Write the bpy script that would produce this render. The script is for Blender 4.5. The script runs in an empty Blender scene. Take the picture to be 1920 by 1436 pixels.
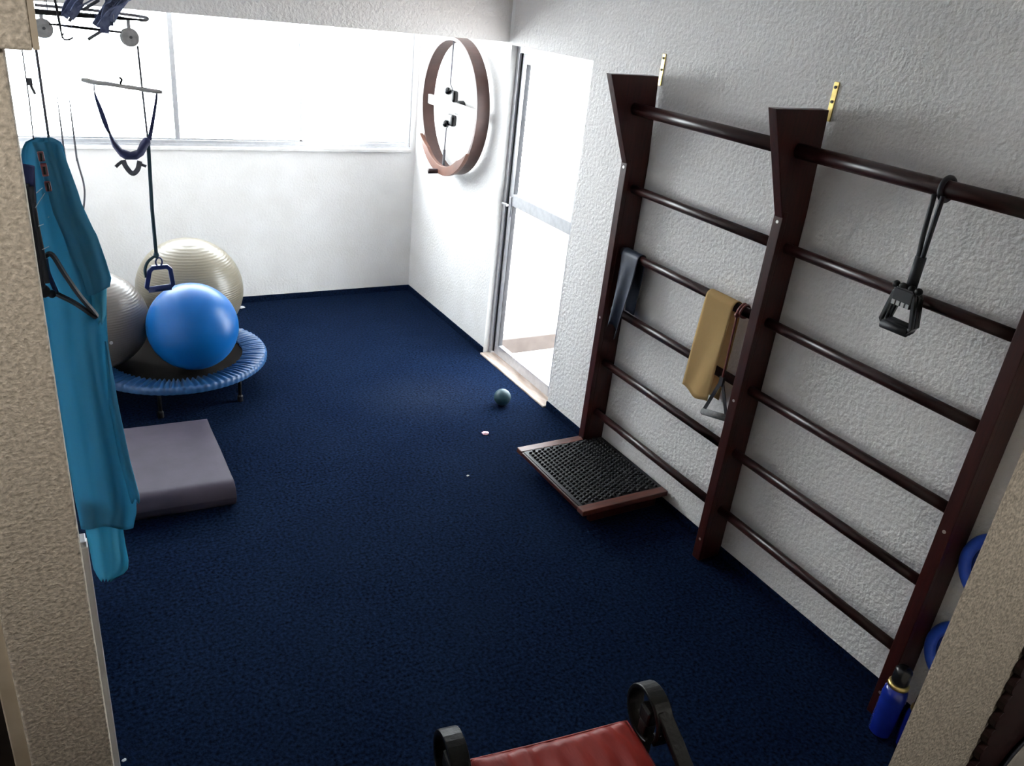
import bpy, bmesh, math, random
from mathutils import Vector, Matrix
random.seed(7)
PI = math.pi
scn = bpy.context.scene
COL = scn.collection

# ------------------------------------------------------------------ camera
FPX = 1514.25
CAM = Vector((-2.811, -6.498, 2.45))
RIGHT = Vector((0.86928424, -0.48383066, 0.10125612))
DOWN = Vector((-0.12672927, -0.41613269, -0.90042949))
FWD = Vector((0.47779138, 0.76989705, -0.4230531))
cd = bpy.data.cameras.new('camera')
cd.sensor_fit = 'HORIZONTAL'; cd.sensor_width = 36.0
cd.lens = 36.0 * FPX / 1920.0
cd.clip_start = 0.02; cd.clip_end = 400
cam = bpy.data.objects.new('camera', cd); COL.objects.link(cam)
cam.matrix_world = Matrix(((RIGHT.x, -DOWN.x, -FWD.x, CAM.x), (RIGHT.y, -DOWN.y, -FWD.y, CAM.y),
                           (RIGHT.z, -DOWN.z, -FWD.z, CAM.z), (0, 0, 0, 1)))
scn.camera = cam

# ------------------------------------------------------------------ sky, lamps, exposure
w = bpy.data.worlds.new('overcast'); scn.world = w; w.use_nodes = True
bg = w.node_tree.nodes['Background']
bg.inputs['Color'].default_value = (0.93, 0.965, 1.0, 1)
bg.inputs['Strength'].default_value = 20.0
scn.view_settings.view_transform = 'Standard'
scn.view_settings.look = 'None'
scn.view_settings.gamma = 1.0
scn.view_settings.use_curve_mapping = False
scn.view_settings.exposure = 0.0


def area_lamp(name, loc, target, sx, sy, watts, color):
    ld = bpy.data.lights.new(name, 'AREA'); ld.shape = 'RECTANGLE'
    ld.size = sx; ld.size_y = sy; ld.energy = watts; ld.color = color
    o = bpy.data.objects.new(name, ld); COL.objects.link(o); o.location = loc
    o.rotation_euler = (Vector(target) - Vector(loc)).to_track_quat('-Z', 'Y').to_euler()
    return o


def spot_lamp(name, loc, target, watts, color, deg):
    ld = bpy.data.lights.new(name, 'SPOT'); ld.energy = watts; ld.color = color
    ld.spot_size = math.radians(deg); ld.spot_blend = 0.8; ld.shadow_soft_size = 0.06
    o = bpy.data.objects.new(name, ld); COL.objects.link(o); o.location = loc
    o.rotation_euler = (Vector(target) - Vector(loc)).to_track_quat('-Z', 'Y').to_euler()
    return o


# two unseen spots added to brighten the piers of the opening, one each
spot_lamp('pier_fill_spot', (-3.25, -6.1, 2.80), (-3.05, -4.6, 1.75), 62, (1.0, 0.94, 0.86), 62)
spot_lamp('pier_fill_spot', (-0.45, -7.5, 2.80), (-0.50, -5.75, 1.3), 62, (1.0, 0.97, 0.90), 52)
area_lamp('landing_fill_light', (-1.6, -9.3, 2.0), (-1.5, -3.0, 1.0), 1.4, 1.2, 1.5, (1.0, 0.96, 0.9))  # weak fill added behind the camera, no window is built there


# ------------------------------------------------------------------ pixel -> place helpers (1920 x 1436 frame)
def ray(px, py):
    a = (px - 960) / FPX; b = (py - 718) / FPX
    return RIGHT * a + DOWN * b + FWD


def at(px, py, axis, val):
    d = ray(px, py); t = (val - CAM[axis]) / d[axis]
    return CAM + d * t


def ax_(p, x): return at(p[0], p[1], 0, x)
def ay(p, y): return at(p[0], p[1], 1, y)
def az(p, z): return at(p[0], p[1], 2, z)


# ------------------------------------------------------------------ materials
def mat(name, color, rough=0.6, metal=0.0, var=0.0, var_scale=8.0, bump=0.0, bump_scale=60.0, bump_dist=0.004,
        color2=None, spec=0.5, sheen=0.0, coat=0.0, stretch=None, detail=3.0):
    m = bpy.data.materials.new(name); m.use_nodes = True
    nt = m.node_tree; b = nt.nodes['Principled BSDF']
    b.inputs['Base Color'].default_value = (*color, 1)
    b.inputs['Roughness'].default_value = rough
    b.inputs['Metallic'].default_value = metal
    b.inputs['Specular IOR Level'].default_value = spec
    if sheen: b.inputs['Sheen Weight'].default_value = sheen
    if coat: b.inputs['Coat Weight'].default_value = coat
    if var or bump:
        tc = nt.nodes.new('ShaderNodeTexCoord'); src = tc.outputs['Object']
        if stretch:
            mp = nt.nodes.new('ShaderNodeMapping'); mp.inputs['Scale'].default_value = stretch
            nt.links.new(src, mp.inputs['Vector']); src = mp.outputs['Vector']
    if var:
        n = nt.nodes.new('ShaderNodeTexNoise'); n.inputs['Scale'].default_value = var_scale
        n.inputs['Detail'].default_value = 6
        nt.links.new(src, n.inputs['Vector'])
        cr = nt.nodes.new('ShaderNodeValToRGB')
        c2 = color2 if color2 else tuple(max(0, c * (1 - var)) for c in color)
        cr.color_ramp.elements[0].position = 0.35; cr.color_ramp.elements[1].position = 0.65
        cr.color_ramp.elements[0].color = (*c2, 1); cr.color_ramp.elements[1].color = (*color, 1)
        nt.links.new(n.outputs['Fac'], cr.inputs['Fac'])
        nt.links.new(cr.outputs['Color'], b.inputs['Base Color'])
    if bump:
        n2 = nt.nodes.new('ShaderNodeTexNoise'); n2.inputs['Scale'].default_value = bump_scale
        n2.inputs['Detail'].default_value = detail
        nt.links.new(src, n2.inputs['Vector'])
        bp = nt.nodes.new('ShaderNodeBump'); bp.inputs['Strength'].default_value = bump
        bp.inputs['Distance'].default_value = bump_dist
        nt.links.new(n2.outputs['Fac'], bp.inputs['Height'])
        nt.links.new(bp.outputs['Normal'], b.inputs['Normal'])
    return m


def glass_mat():
    m = bpy.data.materials.new('clear_glass'); m.use_nodes = True
    nt = m.node_tree; nt.nodes.clear()
    out = nt.nodes.new('ShaderNodeOutputMaterial'); mx = nt.nodes.new('ShaderNodeMixShader')
    tr = nt.nodes.new('ShaderNodeBsdfTransparent'); gl = nt.nodes.new('ShaderNodeBsdfGlossy')
    lw = nt.nodes.new('ShaderNodeLayerWeight'); lw.inputs['Blend'].default_value = 0.5
    pw = nt.nodes.new('ShaderNodeMath'); pw.operation = 'POWER'; pw.inputs[1].default_value = 5.0
    fr = nt.nodes.new('ShaderNodeMath'); fr.operation = 'MULTIPLY_ADD'; fr.inputs[1].default_value = 0.9; fr.inputs[2].default_value = 0.04
    nt.links.new(lw.outputs['Facing'], pw.inputs[0]); nt.links.new(pw.outputs[0], fr.inputs[0])
    tr.inputs['Color'].default_value = (0.95, 0.97, 0.97, 1); gl.inputs['Roughness'].default_value = 0.02
    nt.links.new(fr.outputs[0], mx.inputs[0]); nt.links.new(tr.outputs[0], mx.inputs[1])
    nt.links.new(gl.outputs[0], mx.inputs[2]); nt.links.new(mx.outputs[0], out.inputs['Surface'])
    return m


def cloth_mat(name, color, trans, thin=0.45):
    m = bpy.data.materials.new(name); m.use_nodes = True
    nt = m.node_tree; nt.nodes.clear()
    out = nt.nodes.new('ShaderNodeOutputMaterial'); mx = nt.nodes.new('ShaderNodeMixShader')
    df = nt.nodes.new('ShaderNodeBsdfDiffuse'); tl = nt.nodes.new('ShaderNodeBsdfTranslucent')
    tc = nt.nodes.new('ShaderNodeTexCoord'); n = nt.nodes.new('ShaderNodeTexNoise')
    mp = nt.nodes.new('ShaderNodeMapping'); mp.inputs['Scale'].default_value = (1, 1, 0.25)
    n.inputs['Scale'].default_value = 14; n.inputs['Detail'].default_value = 4
    bp = nt.nodes.new('ShaderNodeBump'); bp.inputs['Strength'].default_value = 0.3; bp.inputs['Distance'].default_value = 0.006
    nt.links.new(tc.outputs['Object'], mp.inputs['Vector']); nt.links.new(mp.outputs['Vector'], n.inputs['Vector'])
    nt.links.new(n.outputs['Fac'], bp.inputs['Height'])
    df.inputs['Color'].default_value = (*color, 1); tl.inputs['Color'].default_value = (*trans, 1)
    nt.links.new(bp.outputs['Normal'], df.inputs['Normal']); nt.links.new(bp.outputs['Normal'], tl.inputs['Normal'])
    mx.inputs[0].default_value = thin
    nt.links.new(df.outputs[0], mx.inputs[1]); nt.links.new(tl.outputs[0], mx.inputs[2])
    nt.links.new(mx.outputs[0], out.inputs['Surface'])
    return m


M = {}
M['stucco'] = mat('white_stucco', (0.84, 0.815, 0.80), 0.9, var=1, color2=(0.79, 0.765, 0.75), var_scale=3.0, bump=0.7,
                  bump_scale=48, bump_dist=0.010, spec=0.2, detail=2.0)
M['plaster'] = mat('white_plaster', (0.86, 0.85, 0.845), 0.9, var=1, color2=(0.81, 0.795, 0.78), var_scale=4.0, bump=0.6,
                   bump_scale=60, bump_dist=0.006, spec=0.2)
M['tan'] = mat('tan_stucco', (0.80, 0.71, 0.595), 0.92, var=1, color2=(0.50, 0.44, 0.355), var_scale=95, bump=0.65,
               bump_scale=95, bump_dist=0.012, spec=0.15)  # fine colour grain also stands in for relief shading lost under frontal light
M['cream'] = mat('cream_paint', (0.62, 0.54, 0.42), 0.7, var=1, color2=(0.5, 0.42, 0.31), var_scale=9)
M['white'] = mat('white_paint', (0.82, 0.81, 0.80), 0.55, var=1, color2=(0.72, 0.70, 0.68), var_scale=10)
M['alu'] = mat('aluminium', (0.72, 0.73, 0.76), 0.35, 0.7, var=0.12, var_scale=30)
M['gap'] = mat('dark_gasket', (0.03, 0.03, 0.035), 0.8, var=0.3, var_scale=20)
M['glass'] = glass_mat()
M['sill'] = mat('worn_wood_sill', (0.52, 0.44, 0.39), 0.6, var=1, color2=(0.30, 0.225, 0.18), var_scale=22, stretch=(1, 0.25, 1))
M['terrace'] = mat('terrace_tile', (0.62, 0.54, 0.50), 0.6, var=1, color2=(0.5, 0.42, 0.38), var_scale=6)
M['kerb'] = mat('kerb_plaster', (0.055, 0.043, 0.037), 0.8, var=1, color2=(0.075, 0.06, 0.053), var_scale=9)
M['wood'] = mat('dark_mahogany', (0.046, 0.0085, 0.0065), 0.42, var=1, spec=0.3, color2=(0.026, 0.005, 0.004), var_scale=14,
                stretch=(6, 6, 0.6), bump=0.15, bump_scale=40, bump_dist=0.002)
M['rung'] = mat('dark_rung_wood', (0.030, 0.0085, 0.007), 0.32, var=1, spec=0.4, color2=(0.017, 0.005, 0.004), var_scale=14,
                stretch=(6, 0.5, 6))
M['wood2'] = mat('red_brown_wood', (0.12, 0.032, 0.019), 0.45, var=1, color2=(0.065, 0.02, 0.014), var_scale=10, stretch=(0.8, 6, 6))
M['wheelwood'] = mat('wheel_wood', (0.085, 0.036, 0.028), 0.5, var=1, color2=(0.055, 0.024, 0.02), var_scale=8)
M['arcwood'] = mat('lighter_arc_wood', (0.17, 0.07, 0.045), 0.5, var=1, color2=(0.12, 0.05, 0.034), var_scale=8)
M['brass'] = mat('brass', (0.78, 0.60, 0.22), 0.3, 0.9, var=0.2, var_scale=30)
M['screw'] = mat('screw_steel', (0.8, 0.78, 0.75), 0.3, 0.8, var=0.1, var_scale=40)
M['rubber'] = mat('black_rubber', (0.008, 0.0075, 0.010), 0.48, spec=0.35, var=0.3, var_scale=40)
M['blackmetal'] = mat('black_metal', (0.006, 0.006, 0.007), 0.5, 0.0, spec=0.3, var=0.3, var_scale=40)
M['skirt'] = mat('blue_vinyl_skirt', (0.012, 0.072, 0.20), 0.42, var=1, color2=(0.010, 0.058, 0.165), var_scale=20, spec=0.5)
M['tmat'] = mat('jumping_mat', (0.010, 0.008, 0.007), 0.9, spec=0.1, bump=0.3, bump_scale=300, bump_dist=0.001)
M['blueball'] = mat('blue_ball_vinyl', (0.003, 0.110, 0.38), 0.34, var=1, color2=(0.003, 0.10, 0.35), var_scale=5, spec=0.3)
M['navyplastic'] = mat('navy_plastic', (0.012, 0.03, 0.16), 0.35, var=0.2, var_scale=30)
M['mat'] = mat('grey_foam_mat', (0.062, 0.052, 0.076), 0.6, var=1, spec=0.18, color2=(0.052, 0.044, 0.064), var_scale=7, bump=0.15,
               bump_scale=30, bump_dist=0.003)
M['greenball'] = mat('blue_green_ball', (0.022, 0.075, 0.10), 0.55, var=1, color2=(0.012, 0.045, 0.06), var_scale=25)
M['blackstrap'] = mat('black_webbing', (0.012, 0.012, 0.016), 0.6, bump=0.4, bump_scale=200, bump_dist=0.001)
M['navystrap'] = mat('navy_webbing', (0.022, 0.03, 0.11), 0.7, bump=0.4, bump_scale=150, bump_dist=0.001)
M['denim'] = mat('blue_grey_webbing', (0.20, 0.24, 0.40), 0.8, var=1, color2=(0.09, 0.11, 0.22), var_scale=40)
M['rope'] = mat('teal_rope', (0.012, 0.05, 0.075), 0.7, bump=0.5, bump_scale=180, bump_dist=0.002)
M['greycord'] = mat('grey_cord', (0.17, 0.17, 0.19), 0.7, var=0.3, var_scale=60)
M['pulley'] = mat('grey_pulley', (0.72, 0.71, 0.72), 0.6, var=1, color2=(0.52, 0.52, 0.53), var_scale=60)
M['greywood'] = mat('pale_dowel', (0.86, 0.84, 0.82), 0.6, var=1, color2=(0.74, 0.72, 0.70), var_scale=30)
M['clip'] = mat('dark_red_plastic', (0.17, 0.035, 0.045), 0.4, var=0.3, var_scale=60)
M['yellow'] = cloth_mat('tan_latex', (0.56, 0.40, 0.19), (0.60, 0.33, 0.10), 0.35)
M['slate'] = mat('slate_blue_latex', (0.026, 0.036, 0.062), 0.5, var=1, color2=(0.018, 0.025, 0.045), var_scale=20)
M['redcord'] = mat('brown_red_tube', (0.16, 0.035, 0.03), 0.5, var=0.2, var_scale=40)
M['greygrip'] = mat('grey_foam_grip', (0.20, 0.20, 0.20), 0.8, var=1, color2=(0.13, 0.13, 0.13), var_scale=70)
M['whiteplastic'] = mat('pale_plastic', (0.6, 0.6, 0.6), 0.4, var=0.1, var_scale=40)
M['red'] = mat('red_leather', (0.27, 0.024, 0.017), 0.45, var=1, spec=0.22, color2=(0.20, 0.017, 0.013), var_scale=6, bump=0.5, bump_scale=18,
               bump_dist=0.006, stretch=(2.2, 0.6, 1))
M['lacquer'] = mat('black_lacquer', (0.007, 0.006, 0.0055), 0.42, spec=0.3, var=0.4, var_scale=50, bump=0.5, bump_scale=90, bump_dist=0.003)
M['ringblue'] = mat('bright_blue_plastic', (0.03, 0.10, 0.62), 0.4, var=0.2, var_scale=20)
M['bottleblue'] = mat('deep_blue_gloss', (0.012, 0.03, 0.30), 0.18, var=0.2, var_scale=20, coat=0.4)
M['capblack'] = mat('black_cap', (0.01, 0.01, 0.012), 0.25, var=0.2, var_scale=30)
M['framewood'] = mat('dark_red_carved_wood', (0.035, 0.008, 0.009), 0.5, var=0.4, var_scale=30)
M['mount'] = mat('grey_blue_mount', (0.06, 0.065, 0.085), 0.5, var=0.3, var_scale=15)
M['ivory'] = mat('ivory_face', (0.72, 0.68, 0.60), 0.6, var=1, color2=(0.66, 0.61, 0.53), var_scale=30)
M['darkslab'] = mat('dark_brown_slab', (0.03, 0.022, 0.018), 0.5, var=0.4, var_scale=10)
M['pink'] = mat('pink_scrap', (0.75, 0.25, 0.38), 0.5, var=1, color2=(0.8, 0.6, 0.65), var_scale=90)
M['paper'] = mat('white_paper', (0.8, 0.8, 0.8), 0.7, var=0.1, var_scale=40)
M['turq'] = cloth_mat('turquoise_cloth', (0.075, 0.24, 0.36), (0.12, 0.37, 0.50), 0.52)
M['turq_thin'] = cloth_mat('turquoise_cloth_single', (0.10, 0.36, 0.49), (0.12, 0.44, 0.58), 0.45)


def carpet_mat():
    m = bpy.data.materials.new('navy_carpet'); m.use_nodes = True
    nt = m.node_tree; b = nt.nodes['Principled BSDF']
    tc = nt.nodes.new('ShaderNodeTexCoord')
    n1 = nt.nodes.new('ShaderNodeTexNoise'); n1.inputs['Scale'].default_value = 70; n1.inputs['Detail'].default_value = 5
    n2 = nt.nodes.new('ShaderNodeTexNoise'); n2.inputs['Scale'].default_value = 2.2; n2.inputs['Detail'].default_value = 5
    cr = nt.nodes.new('ShaderNodeValToRGB')
    cr.color_ramp.elements[0].position = 0.3; cr.color_ramp.elements[1].position = 0.72
    cr.color_ramp.elements[0].color = (0.0009, 0.0022, 0.0075, 1); cr.color_ramp.elements[1].color = (0.0082, 0.0185, 0.049, 1)
    mx = nt.nodes.new('ShaderNodeMix'); mx.data_type = 'RGBA'; mx.blend_type = 'MULTIPLY'; mx.inputs[0].default_value = 1.0
    cr2 = nt.nodes.new('ShaderNodeValToRGB')
    cr2.color_ramp.elements[0].position = 0.3; cr2.color_ramp.elements[1].position = 0.7
    cr2.color_ramp.elements[0].color = (0.82, 0.85, 0.9, 1); cr2.color_ramp.elements[1].color = (1.1, 1.08, 1.05, 1)
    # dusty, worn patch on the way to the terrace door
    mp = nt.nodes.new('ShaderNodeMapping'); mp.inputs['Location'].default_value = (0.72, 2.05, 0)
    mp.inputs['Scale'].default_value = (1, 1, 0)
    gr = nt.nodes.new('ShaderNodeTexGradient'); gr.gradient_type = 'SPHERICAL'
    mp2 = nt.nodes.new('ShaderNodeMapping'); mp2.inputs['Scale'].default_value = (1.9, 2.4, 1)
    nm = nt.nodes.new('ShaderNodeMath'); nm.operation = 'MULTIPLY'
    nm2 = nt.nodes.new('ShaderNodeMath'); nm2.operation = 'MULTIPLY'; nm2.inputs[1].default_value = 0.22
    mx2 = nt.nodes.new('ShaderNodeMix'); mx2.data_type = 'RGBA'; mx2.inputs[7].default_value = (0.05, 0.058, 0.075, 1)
    L = nt.links.new
    L(tc.outputs['Object'], n1.inputs['Vector']); L(tc.outputs['Object'], n2.inputs['Vector'])
    L(n1.outputs['Fac'], cr.inputs['Fac']); L(n2.outputs['Fac'], cr2.inputs['Fac'])
    L(cr.outputs['Color'], mx.inputs[6]); L(cr2.outputs['Color'], mx.inputs[7])
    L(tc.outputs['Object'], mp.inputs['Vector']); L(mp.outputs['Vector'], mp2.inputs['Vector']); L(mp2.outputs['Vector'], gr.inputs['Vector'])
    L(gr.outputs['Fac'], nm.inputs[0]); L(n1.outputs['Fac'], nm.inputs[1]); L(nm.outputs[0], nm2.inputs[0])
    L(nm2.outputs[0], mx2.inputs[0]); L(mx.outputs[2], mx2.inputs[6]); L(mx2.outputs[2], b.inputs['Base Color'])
    b.inputs['Roughness'].default_value = 1.0; b.inputs['Specular IOR Level'].default_value = 0.02
    bp = nt.nodes.new('ShaderNodeBump'); bp.inputs['Strength'].default_value = 0.8; bp.inputs['Distance'].default_value = 0.006
    L(n1.outputs['Fac'], bp.inputs['Height']); L(bp.outputs['Normal'], b.inputs['Normal'])
    return m


M['carpet'] = carpet_mat()


def ribbed_ball(name, color, c2):
    m = mat(name, color, 0.30, var=1, color2=c2, var_scale=4)
    nt = m.node_tree; b = nt.nodes['Principled BSDF']
    tc = nt.nodes.new('ShaderNodeTexCoord'); wv = nt.nodes.new('ShaderNodeTexWave')
    wv.wave_type = 'BANDS'; wv.bands_direction = 'Z'; wv.inputs['Scale'].default_value = 22
    wv.inputs['Distortion'].default_value = 1.2; wv.inputs['Detail'].default_value = 1
    bp = nt.nodes.new('ShaderNodeBump'); bp.inputs['Strength'].default_value = 0.22; bp.inputs['Distance'].default_value = 0.004
    nt.links.new(tc.outputs['Object'], wv.inputs['Vector']); nt.links.new(wv.outputs['Fac'], bp.inputs['Height'])
    nt.links.new(bp.outputs['Normal'], b.inputs['Normal'])
    return m


M['silverball'] = ribbed_ball('champagne_ball_vinyl', (0.185, 0.16, 0.115), (0.16, 0.14, 0.10))
M['greyball'] = ribbed_ball('silver_grey_ball_vinyl', (0.15, 0.132, 0.118), (0.125, 0.11, 0.10))


# ------------------------------------------------------------------ mesh shapes: each returns (verts, faces)
def box(x0, x1, y0, y1, z0, z1):
    v = [Vector(p) for p in ((x0, y0, z0), (x1, y0, z0), (x1, y1, z0), (x0, y1, z0), (x0, y0, z1), (x1, y0, z1), (x1, y1, z1), (x0, y1, z1))]
    return v, [(3, 2, 1, 0), (4, 5, 6, 7), (0, 1, 5, 4), (1, 2, 6, 5), (2, 3, 7, 6), (3, 0, 4, 7)]


def prism(pts, axis, a0, a1):
    """polygon pts (in the two other axes, in order) extruded along axis from a0 to a1"""
    n = len(pts); v = []
    for a in (a0, a1):
        for p in pts:
            q = list(p); q.insert(axis, a); v.append(Vector(q))
    f = [tuple(range(n - 1, -1, -1)), tuple(range(n, 2 * n))]
    f += [(i, (i + 1) % n, n + (i + 1) % n, n + i) for i in range(n)]
    return v, f


def frames(pts, closed=False):
    n = len(pts); T = []
    for i in range(n):
        if closed: t = pts[(i + 1) % n] - pts[i - 1]
        else: t = pts[min(i + 1, n - 1)] - pts[max(i - 1, 0)]
        T.append(t.normalized() if t.length > 1e-9 else Vector((0, 0, 1)))
    up = Vector((0, 0, 1)) if abs(T[0].z) < 0.9 else Vector((0, 1, 0))
    N = [(up - T[0] * up.dot(T[0])).normalized()]
    for i in range(1, n):
        q = N[-1] - T[i] * N[-1].dot(T[i])
        N.append(q.normalized() if q.length > 1e-6 else N[-1])
    return T, N


def sweep(pts, prof, closed=False, scale=None, up=None):
    """sweep a closed profile [(a,b)...] along pts; a along N, b along B"""
    pts = [Vector(p) for p in pts]; T, N = frames(pts, closed); k = len(prof); v = []
    for i, p in enumerate(pts):
        n = N[i]
        if up is not None:
            u = Vector(up); n = (u - T[i] * u.dot(T[i])).normalized()
        b = T[i].cross(n); s = scale[i] if scale else 1
        for (pa, pb) in prof: v.append(p + n * pa * s + b * pb * s)
    f = []; m = len(pts)
    for i in range(m if closed else m - 1):
        j = (i + 1) % m
        for q in range(k):
            r = (q + 1) % k
            f.append((i * k + q, i * k + r, j * k + r, j * k + q))
    if not closed:
        f.append(tuple(range(k - 1, -1, -1))); f.append(tuple((m - 1) * k + q for q in range(k)))
    return v, f


def circ(r, n=10): return [(r * math.cos(2 * PI * i / n), r * math.sin(2 * PI * i / n)) for i in range(n)]
def rect(a, b): return [(-a / 2, -b / 2), (a / 2, -b / 2), (a / 2, b / 2), (-a / 2, b / 2)]
def tube(pts, r, n=10, closed=False, scale=None): return sweep(pts, circ(r, n), closed, scale)


def smooth_path(pts, n=8, closed=False):
    P = [Vector(p) for p in pts]; out = []; m = len(P)
    for i in range(m if closed else m - 1):
        p0 = P[i - 1] if (closed or i > 0) else P[0] * 2 - P[1]
        p1 = P[i]; p2 = P[(i + 1) % m]
        p3 = P[(i + 2) % m] if (closed or i + 2 < m) else P[-1] * 2 - P[-2]
        for k in range(n):
            t = k / n
            out.append(0.5 * ((2 * p1) + (p2 - p0) * t + (2 * p0 - 5 * p1 + 4 * p2 - p3) * t * t + (3 * p1 - p0 - 3 * p2 + p3) * t ** 3))
    if not closed: out.append(P[-1])
    return out


def lathe(prof, c, n=32, axis=2):
    """prof [(r, h)...] from bottom to top about an axis through c"""
    c = Vector(c); v = []; k = len(prof)
    for i in range(n):
        a = 2 * PI * i / n
        for (r, h) in prof:
            q = [r * math.cos(a), r * math.sin(a)]; q.insert(axis, h); v.append(c + Vector(q))
    f = []
    for i in range(n):
        j = (i + 1) % n
        for q in range(k - 1): f.append((i * k + q, j * k + q, j * k + q + 1, i * k + q + 1))
    if prof[0][0] > 1e-5: f.append(tuple(i * k for i in range(n - 1, -1, -1)))
    if prof[-1][0] > 1e-5: f.append(tuple(i * k + k - 1 for i in range(n)))
    return v, f


def sphere(c, r, n=48, m=32, sz=1.0):
    prof = [(max(1e-6, r * math.cos(-PI / 2 + PI * i / m)), sz * r * math.sin(-PI / 2 + PI * i / m)) for i in range(m + 1)]
    return lathe(prof, c, n)


def grid(fn, nu, nv):
    v = [Vector(fn(i / nu, j / nv)) for j in range(nv + 1) for i in range(nu + 1)]
    f = [(j * (nu + 1) + i, j * (nu + 1) + i + 1, (j + 1) * (nu + 1) + i + 1, (j + 1) * (nu + 1) + i) for j in range(nv) for i in range(nu)]
    return v, f


def join(*parts):
    V = []; F = []
    for v, f in parts:
        o = len(V); V += list(v); F += [tuple(i + o for i in q) for q in f]
    return V, F


def turn(part, c, ang, axis='Z'):
    R = Matrix.Rotation(ang, 3, axis); c = Vector(c)
    return [R @ (v - c) + c for v in part[0]], part[1]


ORG = {}


def obj(name, part, m, parent=None, bevel=0.0, smooth=False, solid=0.0, origin=None, subsurf=0):
    V, F = part
    if parent is not None: o0 = ORG[parent.name]
    elif origin is not None: o0 = Vector(origin)
    else:
        xs = [p.x for p in V]; ys = [p.y for p in V]; zs = [p.z for p in V]
        o0 = Vector(((min(xs) + max(xs)) / 2, (min(ys) + max(ys)) / 2, min(zs)))
    me = bpy.data.meshes.new(name)
    me.from_pydata([tuple(p - o0) for p in V], [], F); me.validate()
    bm = bmesh.new(); bm.from_mesh(me); bmesh.ops.recalc_face_normals(bm, faces=bm.faces); bm.to_mesh(me); bm.free()
    me.materials.append(M[m] if isinstance(m, str) else m)
    if smooth:
        for p in me.polygons: p.use_smooth = True
    o = bpy.data.objects.new(name, me); COL.objects.link(o)
    if parent is not None: o.parent = parent
    else: o.location = o0
    ORG[o.name] = o0
    if solid:
        s = o.modifiers.new('solid', 'SOLIDIFY'); s.thickness = solid; s.offset = 0
    if bevel:
        b = o.modifiers.new('bevel', 'BEVEL'); b.width = bevel; b.segments = 2; b.limit_method = 'ANGLE'
    if subsurf:
        s = o.modifiers.new('sub', 'SUBSURF'); s.levels = subsurf; s.render_levels = subsurf
    return o


def tag(o, label, cat, group=None, kind=None):
    o['label'] = label; o['category'] = cat
    if group: o['group'] = group
    if kind: o['kind'] = kind
    return o


def thing(name, loc, label, cat, group=None):
    o = bpy.data.objects.new(name, None); COL.objects.link(o); o.location = loc
    o.empty_display_size = 0.05
    ORG[o.name] = Vector(loc)
    return tag(o, label, cat, group)


def struct(name, part, m, parent=None, **k):
    o = obj(name, part, m, parent, **k)
    if parent is None: o['kind'] = 'structure'
    return o


def struct_root(name, loc):
    o = bpy.data.objects.new(name, None); COL.objects.link(o); o.location = loc; ORG[o.name] = Vector(loc)
    o['kind'] = 'structure'; return o


# ================================================================== THE SETTING
XL = -2.95; BY = -1.46
DY0, DY1, DZ = -2.45, -1.50, 2.205          # terrace door opening in the right wall
WT = 0.16                                   # wall thickness
struct('floor', box(-4.6, 0.0, -9.6, 0.0, -0.12, 0.0), 'carpet', origin=(0, 0, 0))
struct('wall_right', join(box(0, WT, -9.6, DY0, -0.12, 2.95), box(0, WT, DY0, DY1, DZ, 2.95)),
       'stucco', origin=(0, 0, 0))
struct('wall_right_far', join(box(0, WT, DY1, 0.16, -0.12, DZ), box(0, WT, DY1, 0.16, DZ, 2.95)), 'plaster', origin=(0, 0, 0))
WZ0, WZ1, WX0, WX1 = 1.25, 2.45, -2.95, -0.045
struct('wall_back', join(box(XL - WT, WT, 0, WT, -0.12, WZ0), box(XL - WT, WT, 0, WT, WZ1, 2.95), box(WX1, 0, 0, WT, WZ0, WZ1)),
       'plaster', origin=(0, 0, 0))
struct('wall_left', box(XL - WT, XL, -4.42, 0.0, -0.12, 2.95), 'plaster', origin=(0, 0, 0))
struct('ceiling', join(box(-4.6, WT, -9.6, BY, 2.85, 2.97), box(XL - WT, WT, BY, WT, 2.52, 2.97)), 'plaster', origin=(0, 0, 0))
struct('trim_1', box(XL, 0.0, BY, BY + 0.18, 2.22, 2.85), 'stucco', origin=(0, 0, 0))          # deep beam over the old balcony line
# left pier of the opening (front face towards the camera), corbel above, cream strip, dark slab filling in the black void beyond
PY = -4.60
pl = ay((213, 1436), PY).x; pr0 = ay((59, 1436), PY).x; pc = ay((25, 1436), PY).x
struct('wall_front_left', box(pr0, pl, PY, PY + 0.18, -0.12, 2.85), 'tan', bevel=0.006, origin=(0, 0, 0))
cb = ay((68, 93), PY)
struct('trim_2', join(box(-3.6, cb.x - 0.006, PY - 0.03, PY + 0.15, cb.z, 2.85)), 'tan', bevel=0.004, origin=(0, 0, 0))
struct('trim_3', box(cb.x - 0.0055, cb.x + 0.006, PY - 0.028, PY + 0.15, cb.z + 0.002, 2.85), 'cream', origin=(0, 0, 0))
struct('trim_4', box(pc, pr0 - 0.001, PY + 0.03, PY + 0.16, -0.12, 2.85), 'cream', bevel=0.004, origin=(0, 0, 0))
d2 = struct_root('dark_slab', (pc - 0.45, PY + 0.1, 0))
obj('slab_board', box(pc - 0.9, pc - 0.001, PY + 0.08, PY + 0.12, 0.0, 2.1), 'darkslab', d2, bevel=0.004)
obj('slab_panel', join(box(pc - 0.78, pc - 0.12, PY + 0.07, PY + 0.0799, 0.2, 0.95), box(pc - 0.78, pc - 0.12, PY + 0.07, PY + 0.0799, 1.1, 1.95)), 'darkslab', d2, bevel=0.006)
struct('wall_far_left', join(box(-4.6, pc - 0.9, PY + 0.04, PY + 0.16, -0.12, 2.85), box(pc - 0.9, pc, PY + 0.04, PY + 0.16, 2.1, 2.85)), 'tan', origin=(0, 0, 0))
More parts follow.
